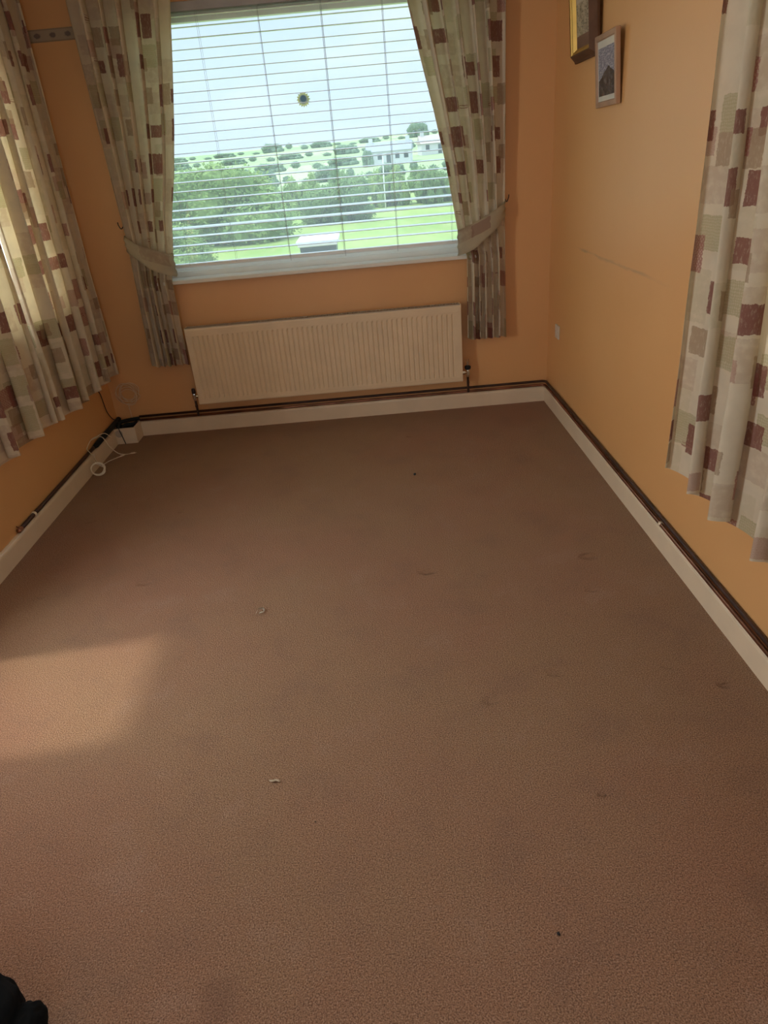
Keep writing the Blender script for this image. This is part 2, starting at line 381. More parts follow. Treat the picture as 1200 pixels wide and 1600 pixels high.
bm = bmesh.new(); box(bm, X0-TH, X1+TH, Y0-TH, Y1+TH, ZC, ZC+0.1); obj('ceiling', bm, CEIL, kind='structure')

def skirting(name, pts, nrm):
    """profile swept in a straight line; pts two ends on the wall plane, nrm into the room"""
    prof = [(0, 0), (0.020, 0), (0.020, 0.088), (0.018, 0.096), (0.013, 0.102), (0.006, 0.105), (0, 0.105)]
    bm = bmesh.new(); A, B = Vector(pts[0]), Vector(pts[1]); N = Vector(nrm); rings = []
    k = max(2, int((B-A).length/0.05))
    for i in range(k+1):
        c = A.lerp(B, i/k); j = 0.0012*noise.noise(c*6)
        rings.append([bm.verts.new(c+N*(d+(j if d > 0 else 0))+Vector((0, 0, z+(j*1.5 if z > .05 else 0)))) for d, z in prof])
    for i in range(k):
        for q in range(len(prof)): bm.faces.new((rings[i][q], rings[i][(q+1) % len(prof)], rings[i+1][(q+1) % len(prof)], rings[i+1][q]))
    bm.faces.new(rings[0]); bm.faces.new(rings[-1]); bmesh.ops.recalc_face_normals(bm, faces=bm.faces[:])
    return obj(name, bm, SKIRT, kind='structure')
skirting('baseboard_back', ((X0+0.16, Y1, 0), (X1-.02, Y1, 0)), (0, -1, 0))
skirting('baseboard_left', ((X0, Y0, 0), (X0, -0.135, 0)), (1, 0, 0))
skirting('baseboard_right', ((X1, Y0, 0), (X1, Y1, 0)), (-1, 0, 0))

# wallpaper border band
def M_border():
    m = bpy.data.materials.new('floral_border_paper'); g = G(nodes_of(m)); p = g.pos(); x, y, z = g.sep(p)
    a = g.m('ADD', x, y)
    f = g.m('FRACT', g.m('DIVIDE', a, 0.085)); dx = g.m('MULTIPLY', g.m('SUBTRACT', f, 0.5), 0.085)
    dz = g.m('SUBTRACT', z, 2.342)
    d = g.v('LENGTH', g.comb(g.m('MULTIPLY', dx, 0.7), dz, 0))
    d = g.m('MULTIPLY_ADD', g.noise(p, 90.0, 3.0), 0.010, d)
    c = g.mix(g.step(d, 0.014, 0.020), (0.17, 0.12, 0.10), (0.40, 0.31, 0.21))
    e = g.step(g.m('ABSOLUTE', dz), 0.022, 0.025)
    c = g.mix(e, c, (0.30, 0.22, 0.14))
    g.out(g.bsdf(c, 0.6)); return m
BORDER = M_border()
for i, (a, b) in enumerate((((X0, Y1-.002, 0), (X1, Y1, 0)), ((X0, Y0, 0), (X0+.002, Y1-.002, 0)), ((X1-.002, Y0, 0), (X1, Y1-.002, 0)))):
    if i == 0:
        bm = bmesh.new(); box(bm, X0+.002, WB[0]-.0, Y1-.0012, Y1, 2.312, 2.372); box(bm, WB[1], X1-.002, Y1-.0012, Y1, 2.312, 2.372)
    else:
        bm = bmesh.new(); box(bm, min(a[0], b[0]), max(a[0], b[0]), min(a[1], b[1]), max(a[1], b[1]), 2.312, 2.372)
    obj('trim_%d' % (i+1), bm, BORDER, kind='structure')

# ---------------------------------------------------------------- windows
def rect_frame(bm, plane, a0, a1, z0, z1, t0, t1, w, wb=None):
    wb = wb or w
    for (p, q, r, s) in ((a0, a1, z0, z0+wb), (a0, a1, z1-w, z1), (a0, a0+w, z0+wb, z1-w), (a1-w, a1, z0+wb, z1-w)):
        if plane == 'x': box(bm, p, q, t0, t1, r, s, 0.003)
        else: box(bm, t0, t1, p, q, r, s, 0.003)
def window(n, plane, hole, t0, t1, mull=()):
    a0, a1, z0, z1 = hole
    bm = bmesh.new(); rect_frame(bm, plane, a0, a1, z0, z1, t0, t1, 0.055, 0.050)
    for c in mull:
        if plane == 'x': box(bm, c-.03, c+.03, t0, t1, z0+.05, z1-.055, .003)
        else: box(bm, t0, t1, c-.03, c+.03, z0+.05, z1-.055, .003)
    w = obj('window_%d' % n, bm, UPVC, kind='structure')
    tm = (t0+t1)/2; g = 0.012
    bm = bmesh.new()
    if plane == 'x': rect_frame(bm, 'x', a0+.05, a1-.05, z0+.046, z1-.05, t0+.012, t1-.012, 0.032, 0.034)
    else: rect_frame(bm, 'y', a0+.05, a1-.05, z0+.046, z1-.05, min(t0, t1)+.012, max(t0, t1)-.012, 0.032, 0.034)
    obj('glazing_bead', bm, UPVC, w)
    bm = bmesh.new()
    if plane == 'x': box(bm, a0+.06, a1-.06, tm-.002, tm+.002, z0+.06, z1-.06)
    else: box(bm, tm-.002, tm+.002, a0+.06, a1-.06, z0+.06, z1-.06)
    obj('pane', bm, GLASS, w)
    return w
w1 = window(1, 'x', WB, 0.100, 0.165)
window(2, 'y', WL, -0.20, -0.135, (-1.085,))
window(3, 'y', WL2, -0.20, -0.135)
window(4, 'y', WR, 3.095, 3.16)
window(5, 'x', WD, -6.40, -6.335, (1.475,))  # glazing of the added rear opening
bm = bmesh.new(); box(bm, WB[0]-.045, WB[1]+.045, -0.035, Y1, 0.990, 1.014, 0.005); box(bm, WB[0], WB[1], Y1, 0.101, 0.990, 1.014)
obj('window_sill', bm, SILLM, w1)
for (hl, nm_, xa, xb) in ((WL, 'window_2', X0-.13, X0+.03), (WR, 'window_4', X1-.03, X1+.13)):
    bm = bmesh.new(); box(bm, xa, xb, hl[0]-.0, hl[1]+.0, 0.951, 0.972, .004); obj('window_sill', bm, SILLM, bpy.data.objects[nm_])

# round sun-catcher sticker on the pane
def build_sticker():
    t = thing('window_sticker', 'small round yellow-rimmed sticker with dark blue centre on the window pane', 'sticker', (1.519, 0.1285, 1.940))
    Yp = M_simple('sticker_yellow', (0.90, 0.92, 0.45), 0.5); Dk = M_simple('sticker_dark_blue', (0.14, 0.22, 0.32), 0.5); Pl = M_simple('sticker_pale', (0.50, 0.55, 0.50), 0.5)
    def disc(r, y, petals=0, amp=0, n=64, cx=0, cz=0):
        bm = bmesh.new(); th = 0.0006
        rr = [r*(1+amp*math.cos(petals*2*PI*k/n)) for k in range(n)]
        A = [bm.verts.new((cx+rr[k]*math.cos(2*PI*k/n), y, cz+rr[k]*math.sin(2*PI*k/n))) for k in range(n)]
        B = [bm.verts.new((v.co.x, y+th, v.co.z)) for v in A]
        bm.faces.new(A[::-1]); bm.faces.new(B)
        for k in range(n): bm.faces.new((A[k], A[(k+1) % n], B[(k+1) % n], B[k]))
        bmesh.ops.recalc_face_normals(bm, faces=bm.faces[:])
        return bm
    obj('petals', disc(0.036, 0, 16, 0.14), Yp, t)
    obj('ring', disc(0.0245, -.0008), Pl, t); obj('centre', disc(0.0175, -.0016, cz=.003), Dk, t)
build_sticker()

# ---------------------------------------------------------------- venetian blind
def build_blind():
    t = thing('venetian_blind', 'white venetian blind lowered across the big window with open slats', 'blind', (0, 0.06, 1.08))
    xa, xb = 0.505, 2.495
    rnd = random.Random(4)
    def slat_mesh(w=0.050):
        bm = bmesh.new(); n = 10; th = 0.0028; crown = 0.0016
        for sx in (xa, xb):
            for k in range(n+1):
                v = -w/2+w*k/n; c = crown*(1-(2*k/n-1)**2)
                bm.verts.new((sx, v, c+th/2)); bm.verts.new((sx, v, c-th/2))
        bm.verts.ensure_lookup_table(); V = bm.verts; o = 2*(n+1)
        for k in range(n):
            a = 2*k
            bm.faces.new((V[a], V[a+2], V[o+a+2], V[o+a])); bm.faces.new((V[a+1], V[o+a+1], V[o+a+3], V[a+3]))
            bm.faces.new((V[a], V[a+1], V[a+3], V[a+2])); bm.faces.new((V[o+a], V[o+a+2], V[o+a+3], V[o+a+1]))
        bm.faces.new((V[0], V[o], V[o+1], V[1])); bm.faces.new((V[2*n], V[2*n+1], V[o+2*n+1], V[o+2*n]))
        bmesh.ops.recalc_face_normals(bm, faces=bm.faces[:]); return bm
    first = obj('slat', slat_mesh(), SLAT, t)
    for i in range(25):
        s = first if i == 0 else first.copy()
        if i: C.objects.link(s); s.parent = t
        z = 2.378-0.0510*i-1.08
        tilt = 4.8+rnd.uniform(-.8, .8) + (6 if i in (20,) else 9 if i == 21 else 3 if i in (19, 22) else 0)
        s.location = (0, 0, z); s.rotation_euler = (math.radians(tilt), math.radians(rnd.uniform(-.05, .05)), 0)
    bm = bmesh.new(); box(bm, xa, xb, -.026, .026, 1.077-1.08, 1.100-1.08, .006); obj('bottom_rail', bm, SLAT, t)
    bm = bmesh.new(); box(bm, xa-.01, xb+.01, -.035, .035, 2.398-1.08, 2.44-1.08, .003); obj('headrail', bm, M_simple('grey_headrail', (.45, .43, .42), .5), t)
    bm = bmesh.new(); box(bm, xa-.012, xb+.012, -.043, -.0355, 2.395-1.08, 2.438-1.08, .002); obj('valance', bm, M_simple('grey_valance', (.40, .38, .37), .5), t)
    for x in (0.690, 0.985, 1.325, 1.672, 2.018, 2.362):
        bm = bmesh.new()
        tube(bm, [(x, -.027, 2.40-1.08), (x, -.027, 1.09-1.08)], 0.0007, 5); tube(bm, [(x, .027, 2.40-1.08), (x, .027, 1.09-1.08)], 0.0007, 5)
        for i in range(25):
            z = 2.378-0.051*i-1.08-.004
            tube(bm, [(x, -.027, z), (x, .027, z)], 0.0006, 4)
        obj('ladder_cord', bm, CORD, t)
    for x in (1.331, 1.679, 2.011):
        bm = bmesh.new(); tube(bm, [(x, -.031, 2.40-1.08), (x, -.031, 1.066-1.08)], 0.0016 if x < 2 else .0012, 6); obj('lift_cord', bm, CORD, t)
build_blind()

# ---------------------------------------------------------------- curtains
def curtain_mesh(place, z_top, z_hem, lo, hi, n_folds, amp, depth, width, seed, uvo=(0, 0), ns=420, nz=110, overlap=0.35):
    """lo(z), hi(z): extent along the wall; depth(z): mean distance off the wall; amp(z): fold depth"""
    rnd = random.Random(seed); bm = bmesh.new(); uvl = bm.loops.layers.uv.new('cloth')
    ph = [rnd.uniform(-.35, .35) for _ in range(n_folds+3)]
    am = [rnd.uniform(.65, 1.2) for _ in range(n_folds+3)]
    def fold(s, z):
        q = s*n_folds; k = int(q); fr = q-k; fr = fr*fr*(3-2*fr)
        p = ph[k]+(ph[k+1]-ph[k])*fr; a = am[k]+(am[k+1]-am[k])*fr
        a *= min(1.0, .15+s/.05, .15+(1-s)/.05)
        w = 2*PI*q + p*2.2 + 0.5*math.sin(z*1.7+seed+q*.8)
        return w, a
    grid = []; ulen = width/ns
    for j in range(nz+1):
        tz = j/nz; z = z_top+(z_hem-z_top)*tz; row = []
        L_, H_ = lo(z), hi(z); A = amp(z); D = depth(z)
        sp = (H_-L_)/n_folds
        for i in range(ns+1):
            s = i/ns; w, a = fold(s, z)
            d = D + A*a*(math.cos(w)+0.22*math.cos(2*w+.7)+.08*math.cos(3*w)) + 0.004*noise.noise(Vector((s*9, z*3, seed)))
            along = L_+(H_-L_)*s - sp*overlap*math.sin(w)*a
            along = min(max(along, L_-.012), H_+.012)
            zz = z + (0.012*math.sin(w*.5+seed) if j == nz else 0)*0 + tz*tz*0.012*math.sin(w+.8)
            row.append(bm.verts.new(place(along, max(d, 0.006), zz)))
        grid.append(row)
    for j in range(nz):
        for i in range(ns):
            f = bm.faces.new((grid[j][i], grid[j][i+1], grid[j+1][i+1], grid[j+1][i]))
            for lp, (a, b) in zip(f.loops, ((i, j), (i+1, j), (i+1, j+1), (i, j+1))):
                lp[uvl].uv = (a*ulen+uvo[0], (z_top+(z_hem-z_top)*b/nz)+uvo[1])
    return bm
back = lambda a, d, z: (a, Y1-d, z)
left = lambda a, d, z: (X0+d, a, z)
right = lambda a, d, z: (X1-d, a, z)

def tie_band(bm, place, path, uvseed):
    """path: list of (along, depth, z_mid, half_width)"""
    uvl = bm.loops.layers.uv.new('cloth'); P = path; n = len(P); rows = []; u = 0
    for i, (a, d, z, h) in enumerate(P):
        if i: u += math.dist(P[i][:3], P[i-1][:3])
        rows.append(([bm.verts.new(place(a+0.004*math.sin(k*2.1+i*.5), d+.006*math.sin(PI*k/8), z+h*(1-2*k/8))) for k in range(9)], u))
    for i in range(n-1):
        for k in range(8):
            f = bm.faces.new((rows[i][0][k], rows[i+1][0][k], rows[i+1][0][k+1], rows[i][0][k+1]))
            for lp, (q, r) in zip(f.loops, ((i, k), (i+1, k), (i+1, k+1), (i, k+1))):
                lp[uvl].uv = (rows[q][1]+uvseed, -2*P[q][3]*r/8+uvseed)

def back_curtain(name, label, outer, inner, seed, hook, tie_path, flip):
    t = thing(name, label, 'curtain', ((outer(0.49)+inner(0.49))/2, Y1-.1, 0.49))
    inv = Matrix.Translation(-Vector(t.location))
    lo, hi = (outer, inner) if not flip else (inner, outer)
    amp = lambda z: interp(z, [(0.49, .032), (0.9, .026), (1.20, .016), (1.5, .026), (2.5, .040)])
    dep = lambda z: interp(z, [(0.49, .085), (1.0, .075), (1.20, .075), (1.5, .085), (2.5, .09)])
    bm = curtain_mesh(back, 2.50, 0.492, lo, hi, 6, amp, dep, 1.55, seed, (seed*.31, 0)); bm.transform(inv)
    obj('curtain_panel', bm, FAB, t, True)
    bm = bmesh.new(); tie_band(bm, back, tie_path, seed*.37); bmesh.ops.solidify(bm, geom=bm.faces[:], thickness=0.003); bm.transform(inv)
    obj('tieback', bm, TIE, t, True)
    bm = bmesh.new(); hx, hz = hook; s = -1 if not flip else 1
    tube(bm, spline([(hx+s*.004, Y1, hz+.01), (hx+s*.002, Y1-.05, hz+.008), (hx+s*.004, Y1-.09, hz-.002), (hx+s*.012, Y1-.10, hz+.02), (hx+s*.016, Y1-.09, hz+.035)], 6), 0.0028, 8)
    bm.transform(inv); obj('tieback_hook', bm, BLACK, t, True)
    return t
Lin = lambda z: interp(z, [(.49, .575), (1.03, .578), (1.10, .600), (1.17, .620), (1.383, .660), (1.619, .726), (1.843, .776), (2.145, .834), (2.43, .884), (2.5, .895)])
Lout = lambda z: interp(z, [(.49, .335), (1.1, .350), (1.29, .358), (2.5, .340)])
Rin = lambda z: interp(z, [(.49, 2.432), (1.0, 2.440), (1.08, 2.415), (1.15, 2.388), (1.522, 2.330), (1.82, 2.268), (2.07, 2.209), (2.33, 2.155), (2.5, 2.12)])
Rout = lambda z: interp(z, [(.49, 2.680), (1.3, 2.672), (2.5, 2.672)])
def tie_path(o, i, zo, zi, ho, hi_, n=26):
    """front sweep from the wall hook round the front to the inner edge and back behind"""
    P = []
    for k in range(n+1):
        s = k/n; a = o+(i-o)*s; b = math.sin(PI*min(s*1.02, 1))
        d = 0.075+0.068*(b**0.45 if b > 0 else 0); z = zo+(zi-zo)*(s**1.05)-0.018*math.sin(PI*s)
        P.append((a, d, z, (ho+(hi_-ho)*min(1, s*1.6))))
    for k in range(1, n//2+1):
        s = k/(n//2); P.append((i+(o-i)*s, 0.072-0.052*math.sin(PI*s), zi+(zo-zi)*s, hi_+(ho-hi_)*s))
    return P
back_curtain('tied_curtain', 'patchwork print curtain tied back at the left side of the big window', Lout, Lin, 3, (.350, 1.345), tie_path(.345, .622, 1.262, 1.108, .042, .066), False)
back_curtain('tied_curtain', 'patchwork print curtain tied back at the right side of the big window', Rout, Rin, 5, (2.680, 1.305), tie_path(2.676, 2.380, 1.262, 1.088, .045, .074), True)

def side_curtain(name, label, place, lo, hi, z_top, z_hem, n, amp, dep, width, seed, mat, flare=0.0, overlap=.35):
    loc = Vector(place((lo+hi)/2, dep, z_hem)); t = thing(name, label, 'curtain', loc)
    c = (lo+hi)/2
    L_ = lambda z: c+(lo-c)*(1+flare*(z_top-z)); H_ = lambda z: c+(hi-c)*(1+flare*(z_top-z))
    A = lambda z: interp(z, [(z_hem, amp), (1.6, amp*.85), (z_top, amp*.6)])
    bm = curtain_mesh(place, z_top, z_hem, L_, H_, n, A, lambda z: dep, width, seed, (seed*.47, 0), ns=n*60, overlap=overlap)
    bm.transform(Matrix.Translation(-loc)); obj('curtain_panel', bm, mat, t, True)
    return t
side_curtain('hanging_curtain', 'full-length patchwork curtain on the left wall, the one nearer the room corner', left, -0.975, -0.045, 2.50, 0.460, 5, .042, .088, 1.7, 11, FAB2)
side_curtain('hanging_curtain', 'patchwork curtain on the left wall cut off by the photo edge', left, -1.98, -1.075, 2.50, 0.490, 4, .042, .088, 1.7, 17, FAB2)
side_curtain('hanging_curtain', 'wide-pleated patchwork curtain hanging on the right wall', right, -3.35, -2.235, 2.50, 0.470, 5, .050, .090, 1.9, 23, FAB3)
def net_curtain():
    m = bpy.data.materials.new('white_voile'); g = G(nodes_of(m))
    a = g.n('ShaderNodeBsdfTranslucent'); a.inputs[0].default_value = (.88, .88, .86, 1)
    b = g.n('ShaderNodeBsdfTransparent'); mx = g.n('ShaderNodeMixShader'); mx.inputs[0].default_value = .92
    g.nt.links.new(b.outputs[0], mx.inputs[1]); g.nt.links.new(a.outputs[0], mx.inputs[2]); g.out(mx.outputs[0])
    loc = Vector((X0-.05, -1.085, .975)); c = lambda v: (lambda z: v)
    bm = curtain_mesh(lambda a_, d, z: (X0-.085+d, a_, z), 2.195, .978, c(-1.845), c(-.325), 26, c(.012), c(.035), 3.0, 31, ns=520, nz=10, overlap=.1)
    bm.transform(Matrix.Translation(-loc)); o = obj('net_curtain', bm, m, None, True); o.location = loc
    tag(o, 'white net curtain glimpsed as a bright strip between the two left curtains', 'net curtain')
net_curtain()
# ---------------------------------------------------------------- radiator
def build_radiator():
    xa, xb, za, zb = 0.600, 2.384, 0.218, 0.724; yf, yb = -0.100, -0.035
    t = thing('radiator', 'long low cream panel radiator on the wall under the big window', 'radiator', ((xa+xb)/2, -0.07, za))
    T = Matrix.Translation(-Vector(t.location))
    bm = bmesh.new()
    # profile along x: flat margins, then pressed vertical channels
    n = 53; m = 0.035; pitch = (xb-xa-2*m)/n; xs = [(xa, 0), (xa+m, 0)]
    for k in range(n):
        x = xa+m+k*pitch
        xs += [(x+pitch*.12, 0), (x+pitch*.24, .0055), (x+pitch*.40, .0055), (x+pitch*.52, 0)]
    xs += [(xb-m, 0), (xb, 0)]
    zs = [(za, 0.010, 0), (za+.003, .002, 0), (za+.010, 0, 0), (za+.036, 0, 0), (za+.048, 0, 1), (zb-.062, 0, 1), (zb-.050, 0, 0), (zb-.012, 0, 0), (zb-.003, .002, 0), (zb, .010, 0)]
    grid = [[bm.verts.new((x, yf+e+(dx*k), z)) for x, dx in xs] for z, e, k in zs]
    for j in range(len(zs)-1):
        for i in range(len(xs)-1): bm.faces.new((grid[j][i], grid[j][i+1], grid[j+1][i+1], grid[j+1][i]))
    box(bm, xa, xb, yf+.0075, yf+.0115, za, zb)
    # pressed horizontal seam lines near the top and bottom
    box(bm, xa+.012, xb-.012, yf-.0022, yf+.001, zb-.046, zb-.0435); box(bm, xa+.012, xb-.012, yf-.0022, yf+.001, za+.026, za+.0285)
    bm.transform(T); obj('front_panel', bm, RADM, t)
    bm = bmesh.new(); box(bm, xa+.02, xb-.02, yb-.004, yb, za+.01, zb-.012); bm.transform(T); obj('rear_panel', bm, RADM, t)
    for x in (xa, xb-.006):
        bm = bmesh.new(); box(bm, x, x+.006, yf+.002, yb+.006, za+.004, zb+.004, .002); bm.transform(T); obj('side_cover', bm, RADM, t)
    bm = bmesh.new(); 
    box(bm, xa+.006, xb-.006, yf+.004, yf+.010, zb-.006, zb+.003); box(bm, xa+.006, xb-.006, yb-.002, yb+.004, zb-.006, zb+.003)
    k = 0; x = xa+.014
    while x < xb-.014:
        box(bm, x, x+.005, yf+.010, yb-.002, zb-.004, zb+.002); x += .0125
    bm.transform(T); obj('top_grille', bm, RADG, t)
    bm = bmesh.new(); 
    x = xa+.03
    while x < xb-.03:
        box(bm, x, x+.0015, yf+.012, yb-.006, za+.03, zb-.03); x += .022
    bm.transform(T); obj('convector_fins', bm, RADG, t)
    for x in (xa+.25, xb-.28):
        bm = bmesh.new(); box(bm, x, x+.03, yb, Y1-.002, za+.05, zb-.05); bm.transform(T); obj('wall_bracket', bm, RADG, t)
    # valves
    for side, x in (('right', xb+.040), ('left', xa-.034)):
        y = -0.055; zv = za+.048
        bm = bmesh.new(); tube(bm, [(x, y, 0.128), (x, y, zv-.022)], 0.0080, 12)
        tube(bm, [(x, y, zv-.075), (x, y, zv-.060)], 0.0098, 6); bm.transform(T); obj('pipe_tail', bm, PIPE, t, False)
        bm = bmesh.new(); sgn = -1 if side == 'right' else 1
        tube(bm, [(x, y, zv-.03), (x, y, zv-.015), (x, y, zv+.014), (x, y, zv+.022)], [.010, .013, .013, .011], 14)
        tube(bm, [(x, y, zv), (x+sgn*.018, y, zv), (x+sgn*.019, y, zv), (x+sgn*.036, y, zv), (x+sgn*.044, y, zv)], [.008, .008, .0135, .0135, .008], 6)
        bm.transform(T); v = obj('valve', bm, CHROME, t)
        if side == 'right':
            bm = bmesh.new(); tube(bm, [(x, y, zv+.020), (x, y, zv+.026), (x, y, zv+.040), (x, y, zv+.048)], [.013, .020, .022, .014], 16); bm.transform(T)
            obj('valve_collar', bm, BLACK, v, True)
            bm = bmesh.new()
            for q in (-.006, .006): tube(bm, [(x+q, y, zv+.046), (x+q, y, zv+.092)], .0023, 8)
            tube(bm, [(x, y, zv+.046), (x, y, zv+.075)], .003, 8)
            bm.transform(T); obj('valve_spindle', bm, CHROME, v)
        else:
            bm = bmesh.new(); tube(bm, [(x, y, zv+.020), (x, y, zv+.024), (x, y, zv+.050), (x, y, zv+.056)], [.012, .014, .013, .009], 14); bm.transform(T)
            obj('valve_cap', bm, PIPE, v, True)
build_radiator()

# ---------------------------------------------------------------- pipes above the skirting
def run(name, label, pts, r, mat, clips=()):
    t = thing(name, label, 'pipe', pts[0]); T = Matrix.Translation(-Vector(pts[0]))
    bm = bmesh.new(); tube(bm, pts, r, 12); bm.transform(T); obj('pipe_run', bm, mat, t, True)
    for p, ax in clips:
        bm = bmesh.new(); P = Vector(p); d = Vector(ax)*.007
        tube(bm, [P-d, P+d], r+.003, 14); bm.transform(T); obj('pipe_clip', bm, SKIRT if mat is not PIPE else BLACK, t, True)
def corner_run(z, off, y_end, x_end):
    c = 0.03; xr = X1-off; yb = Y1-off
    arc = [(xr-c+c*math.sin(a), yb-c+c*math.cos(a), z) for a in [PI/2*k/6 for k in range(7)]]
    return [(x_end, yb, z), (1.5, yb, z)]+arc+[(xr, -3, z), (xr, y_end, z)]
run('heating_pipe', 'lower dark heating pipe lying on the skirting round the back and right walls', corner_run(.1155, .0165, -6.1, .14), .0085, COPPER, [((2.9635, -2.05, .1155), (0, 1, 0))])
run('heating_pipe', 'upper dark heating pipe running round the back and right walls above its twin', corner_run(.1400, .0115, -6.1, .14), .0085, PIPE, [])
run('heating_pipe', 'dark double pipe above the left skirting ending in an open stub', [(X0+.016, -0.515, .129), (X0+.014, -1.20, .1215), (X0+.014, -1.555, .120)], .0105, PIPE, [])
run('heating_pipe', 'short thick black lagged pipe in the left corner above the skirting', [(X0+.020, -.005, .139), (X0+.022, -.25, .136), (X0+.021, -.47, .130), (X0+.017, -.512, .129)], [.017, .018, .017, .010], DARKHOLE, [])
bm = bmesh.new(); tube(bm, [(X0+.014, -1.402, .120), (X0+.014, -1.414, .120)], .016, 14)
tag(obj('pipe_saddle_clip', bm, SKIRT, None, True), 'small white clip round the pipe near its end on the left wall', 'clip')
bm = bmesh.new(); tube(bm, [(X0+.014, -1.556, .120), (X0+.014, -1.585, .120), (X0+.014, -1.590, .120)], [.0135, .0135, .006], 6)
tube(bm, [(X0+.016, -1.57, .125), (X0+.020, -1.60, .152)], .003, 6)
tag(obj('stop_end_fitting', bm, COPPER), 'copper stop end closing the pipe on the left wall', 'pipe fitting')

# corner boxing
def build_boxing():
    t = thing('corner_pipe_boxing', 'small white open-topped pipe box in the left back corner', 'box', (X0, Y1, 0)); T = Matrix.Translation(-Vector(t.location))
    xr, yf, h = 0.139, -0.133, .110
    bm = bmesh.new(); box(bm, X0, xr, yf, yf+.012, 0, h, .002); bm.transform(T); obj('front_board', bm, SKIRT, t)
    bm = bmesh.new(); box(bm, xr-.012, xr, yf+.012, Y1, 0, h, .002); bm.transform(T); obj('side_board', bm, SKIRT, t)
    bm = bmesh.new(); box(bm, X0+.004, xr-.013, yf+.013, Y1-.001, .0, .092, .004); bm.transform(T); obj('hollow_shade_block', bm, DARKHOLE, t)  # solid black block stands in for the shade inside the open box
    bm = bmesh.new()
    tube(bm, spline([(X0+.03, -.10, .09), (X0+.035, -.06, .125), (X0+.07, -.02, .128), (.14, .004, .128)], 6), .013, 10)
    tube(bm, spline([(X0+.06, -.115, .09), (X0+.07, -.06, .108), (.10, -.04, .106), (.11, .01, .100)], 6), .012, 10)
    bm.transform(T); obj('pipe_elbow', bm, DARKHOLE, t, True)
    bm = bmesh.new(); tube(bm, [(X0+.044, yf-.0012, .075), (X0+.044, yf+.002, .075)], .026, 28); bm.transform(T)
    obj('pipe_hole_shade', bm, M_simple('hole_shade_tan', (.50, .40, .30), .8), t)  # flat darker disc, shading of a round hole put into its colour
build_boxing()

# ---------------------------------------------------------------- cables
def coil_pts(c, r, turns, axis, seed, grow=.0, jit=.006, n=28, squash=1.0):
    rnd = random.Random(seed); P = []; ox = oy = 0
    for k in range(int(turns*n)+1):
        if k % n == 0: ox, oy, rr = rnd.uniform(-jit, jit), rnd.uniform(-jit, jit), r*(1+rnd.uniform(-.12, .12))
        a = 2*PI*k/n
        u, v, w = ox+rr*math.cos(a), oy+rr*math.sin(a)*squash, grow*k/n
        P.append((c[0]+u, c[1]-w, c[2]+v) if axis == 'wall' else (c[0]+u, c[1]+v, c[2]+w))
    return P
def wall_coil():
    t = thing('cable_coil', 'coil of thin peach-painted cable hanging on the back wall above the corner box', 'cable', (0.10, Y1-.01, .31)); T = Matrix.Translation(-Vector(t.location))
    bm = bmesh.new(); P = coil_pts((0.105, Y1-.006, .307), .060, 7, 'wall', 5, .004, .020, squash=1.0)
    sm = spline(P[::3], 3); tube(bm, sm, .0026, 7); bm.transform(T); obj('coiled_cable', bm, PEACHCAB, t, True)
    bm = bmesh.new(); tube(bm, spline([(.090, Y1-.02, .245), (.085, Y1-.006, .20), (.086, Y1-.004, .12), (.085, Y1-.01, .10)], 6), .0026, 7); bm.transform(T); obj('cable_tail', bm, PEACHCAB, t, True)
wall_coil()
bm = bmesh.new()
tube(bm, spline([(X0+.006, -.215, .56), (X0+.005, -.225, .45), (X0+.005, -.165, .375), (X0+.006, -.150, .300), (X0+.007, -.135, .235), (X0+.010, -.085, .170), (X0+.050, -.110, .160), (X0+.055, -.140, .115), (X0+.066, -.142, .060), (X0+.078, -.146, .004)], 8), .0027, 8)
tag(obj('black_cable', bm, BLACK, None, True), 'thin black cable dropping from behind the left curtain to the corner box', 'cable')
def white_lead():
    t = thing('aerial_cable', 'white aerial lead looped over the left skirting with two plugs on the carpet', 'cable', (0.03, -.55, 0)); T = Matrix.Translation(-Vector(t.location))
    bm = bmesh.new()
    tube(bm, spline([(X0+.050, -.29, .112), (X0+.036, -.34, .158), (X0+.016, -.42, .170), (X0+.006, -.50, .175), (X0+.004, -.58, .150), (X0+.018, -.605, .148), (X0+.034, -.60, .118), (X0+.034, -.57, .109)], 8), .0025, 8)
    tube(bm, spline([(X0+.006, -.50, .175), (X0+.018, -.44, .168), (.014, -.40, .158), (.028, -.385, .125), (.036, -.365, .075), (.07, -.350, .020), (.110, -.345, .004), (.150, -.340, .004)], 8), .0025, 8)
    tube(bm, spline([(X0+.034, -.57, .109), (.008, -.555, .06), (.012, -.50, .006), (.04, -.44, .004), (.075, -.395, .004), (.095, -.378, .004)], 8), .0025, 8)
    bm.transform(T); obj('lead', bm, WHITECAB, t, True)
    for (p, q) in (((.148, -.340, .0055), (.176, -.335, .0055)), ((.092, -.380, .0055), (.112, -.360, .0055))):
        P, Q = Vector(p), Vector(q); d = Q-P
        bm = bmesh.new(); tube(bm, [P, P+d*.15, P+d*.8, Q, Q+d*.05, Q+d*.35], [.003, .0052, .0050, .0046, .0018, .0014], 10); bm.transform(T); obj('plug', bm, SKIRT, t, True)
white_lead()
bm = bmesh.new(); P = coil_pts((0, 0, 0), .040, 3, 'floor', 8, .002, .003); U = Vector((.93, .37, 0)); W_ = Vector((-.22, .50, .838)).normalized()
P = [Vector((.052, -.665, .044))+U*q[0]+W_*q[1]+U.cross(W_)*q[2] for q in P]; tube(bm, spline(P[::3], 3)+[Vector((0.03, -.62, .062)), Vector((.012, -.59, .08))], .0030, 8)
tag(obj('cable_coil', bm, WHITECAB, None, True), 'small ring of white cable on the carpet leaning at the left skirting', 'cable')

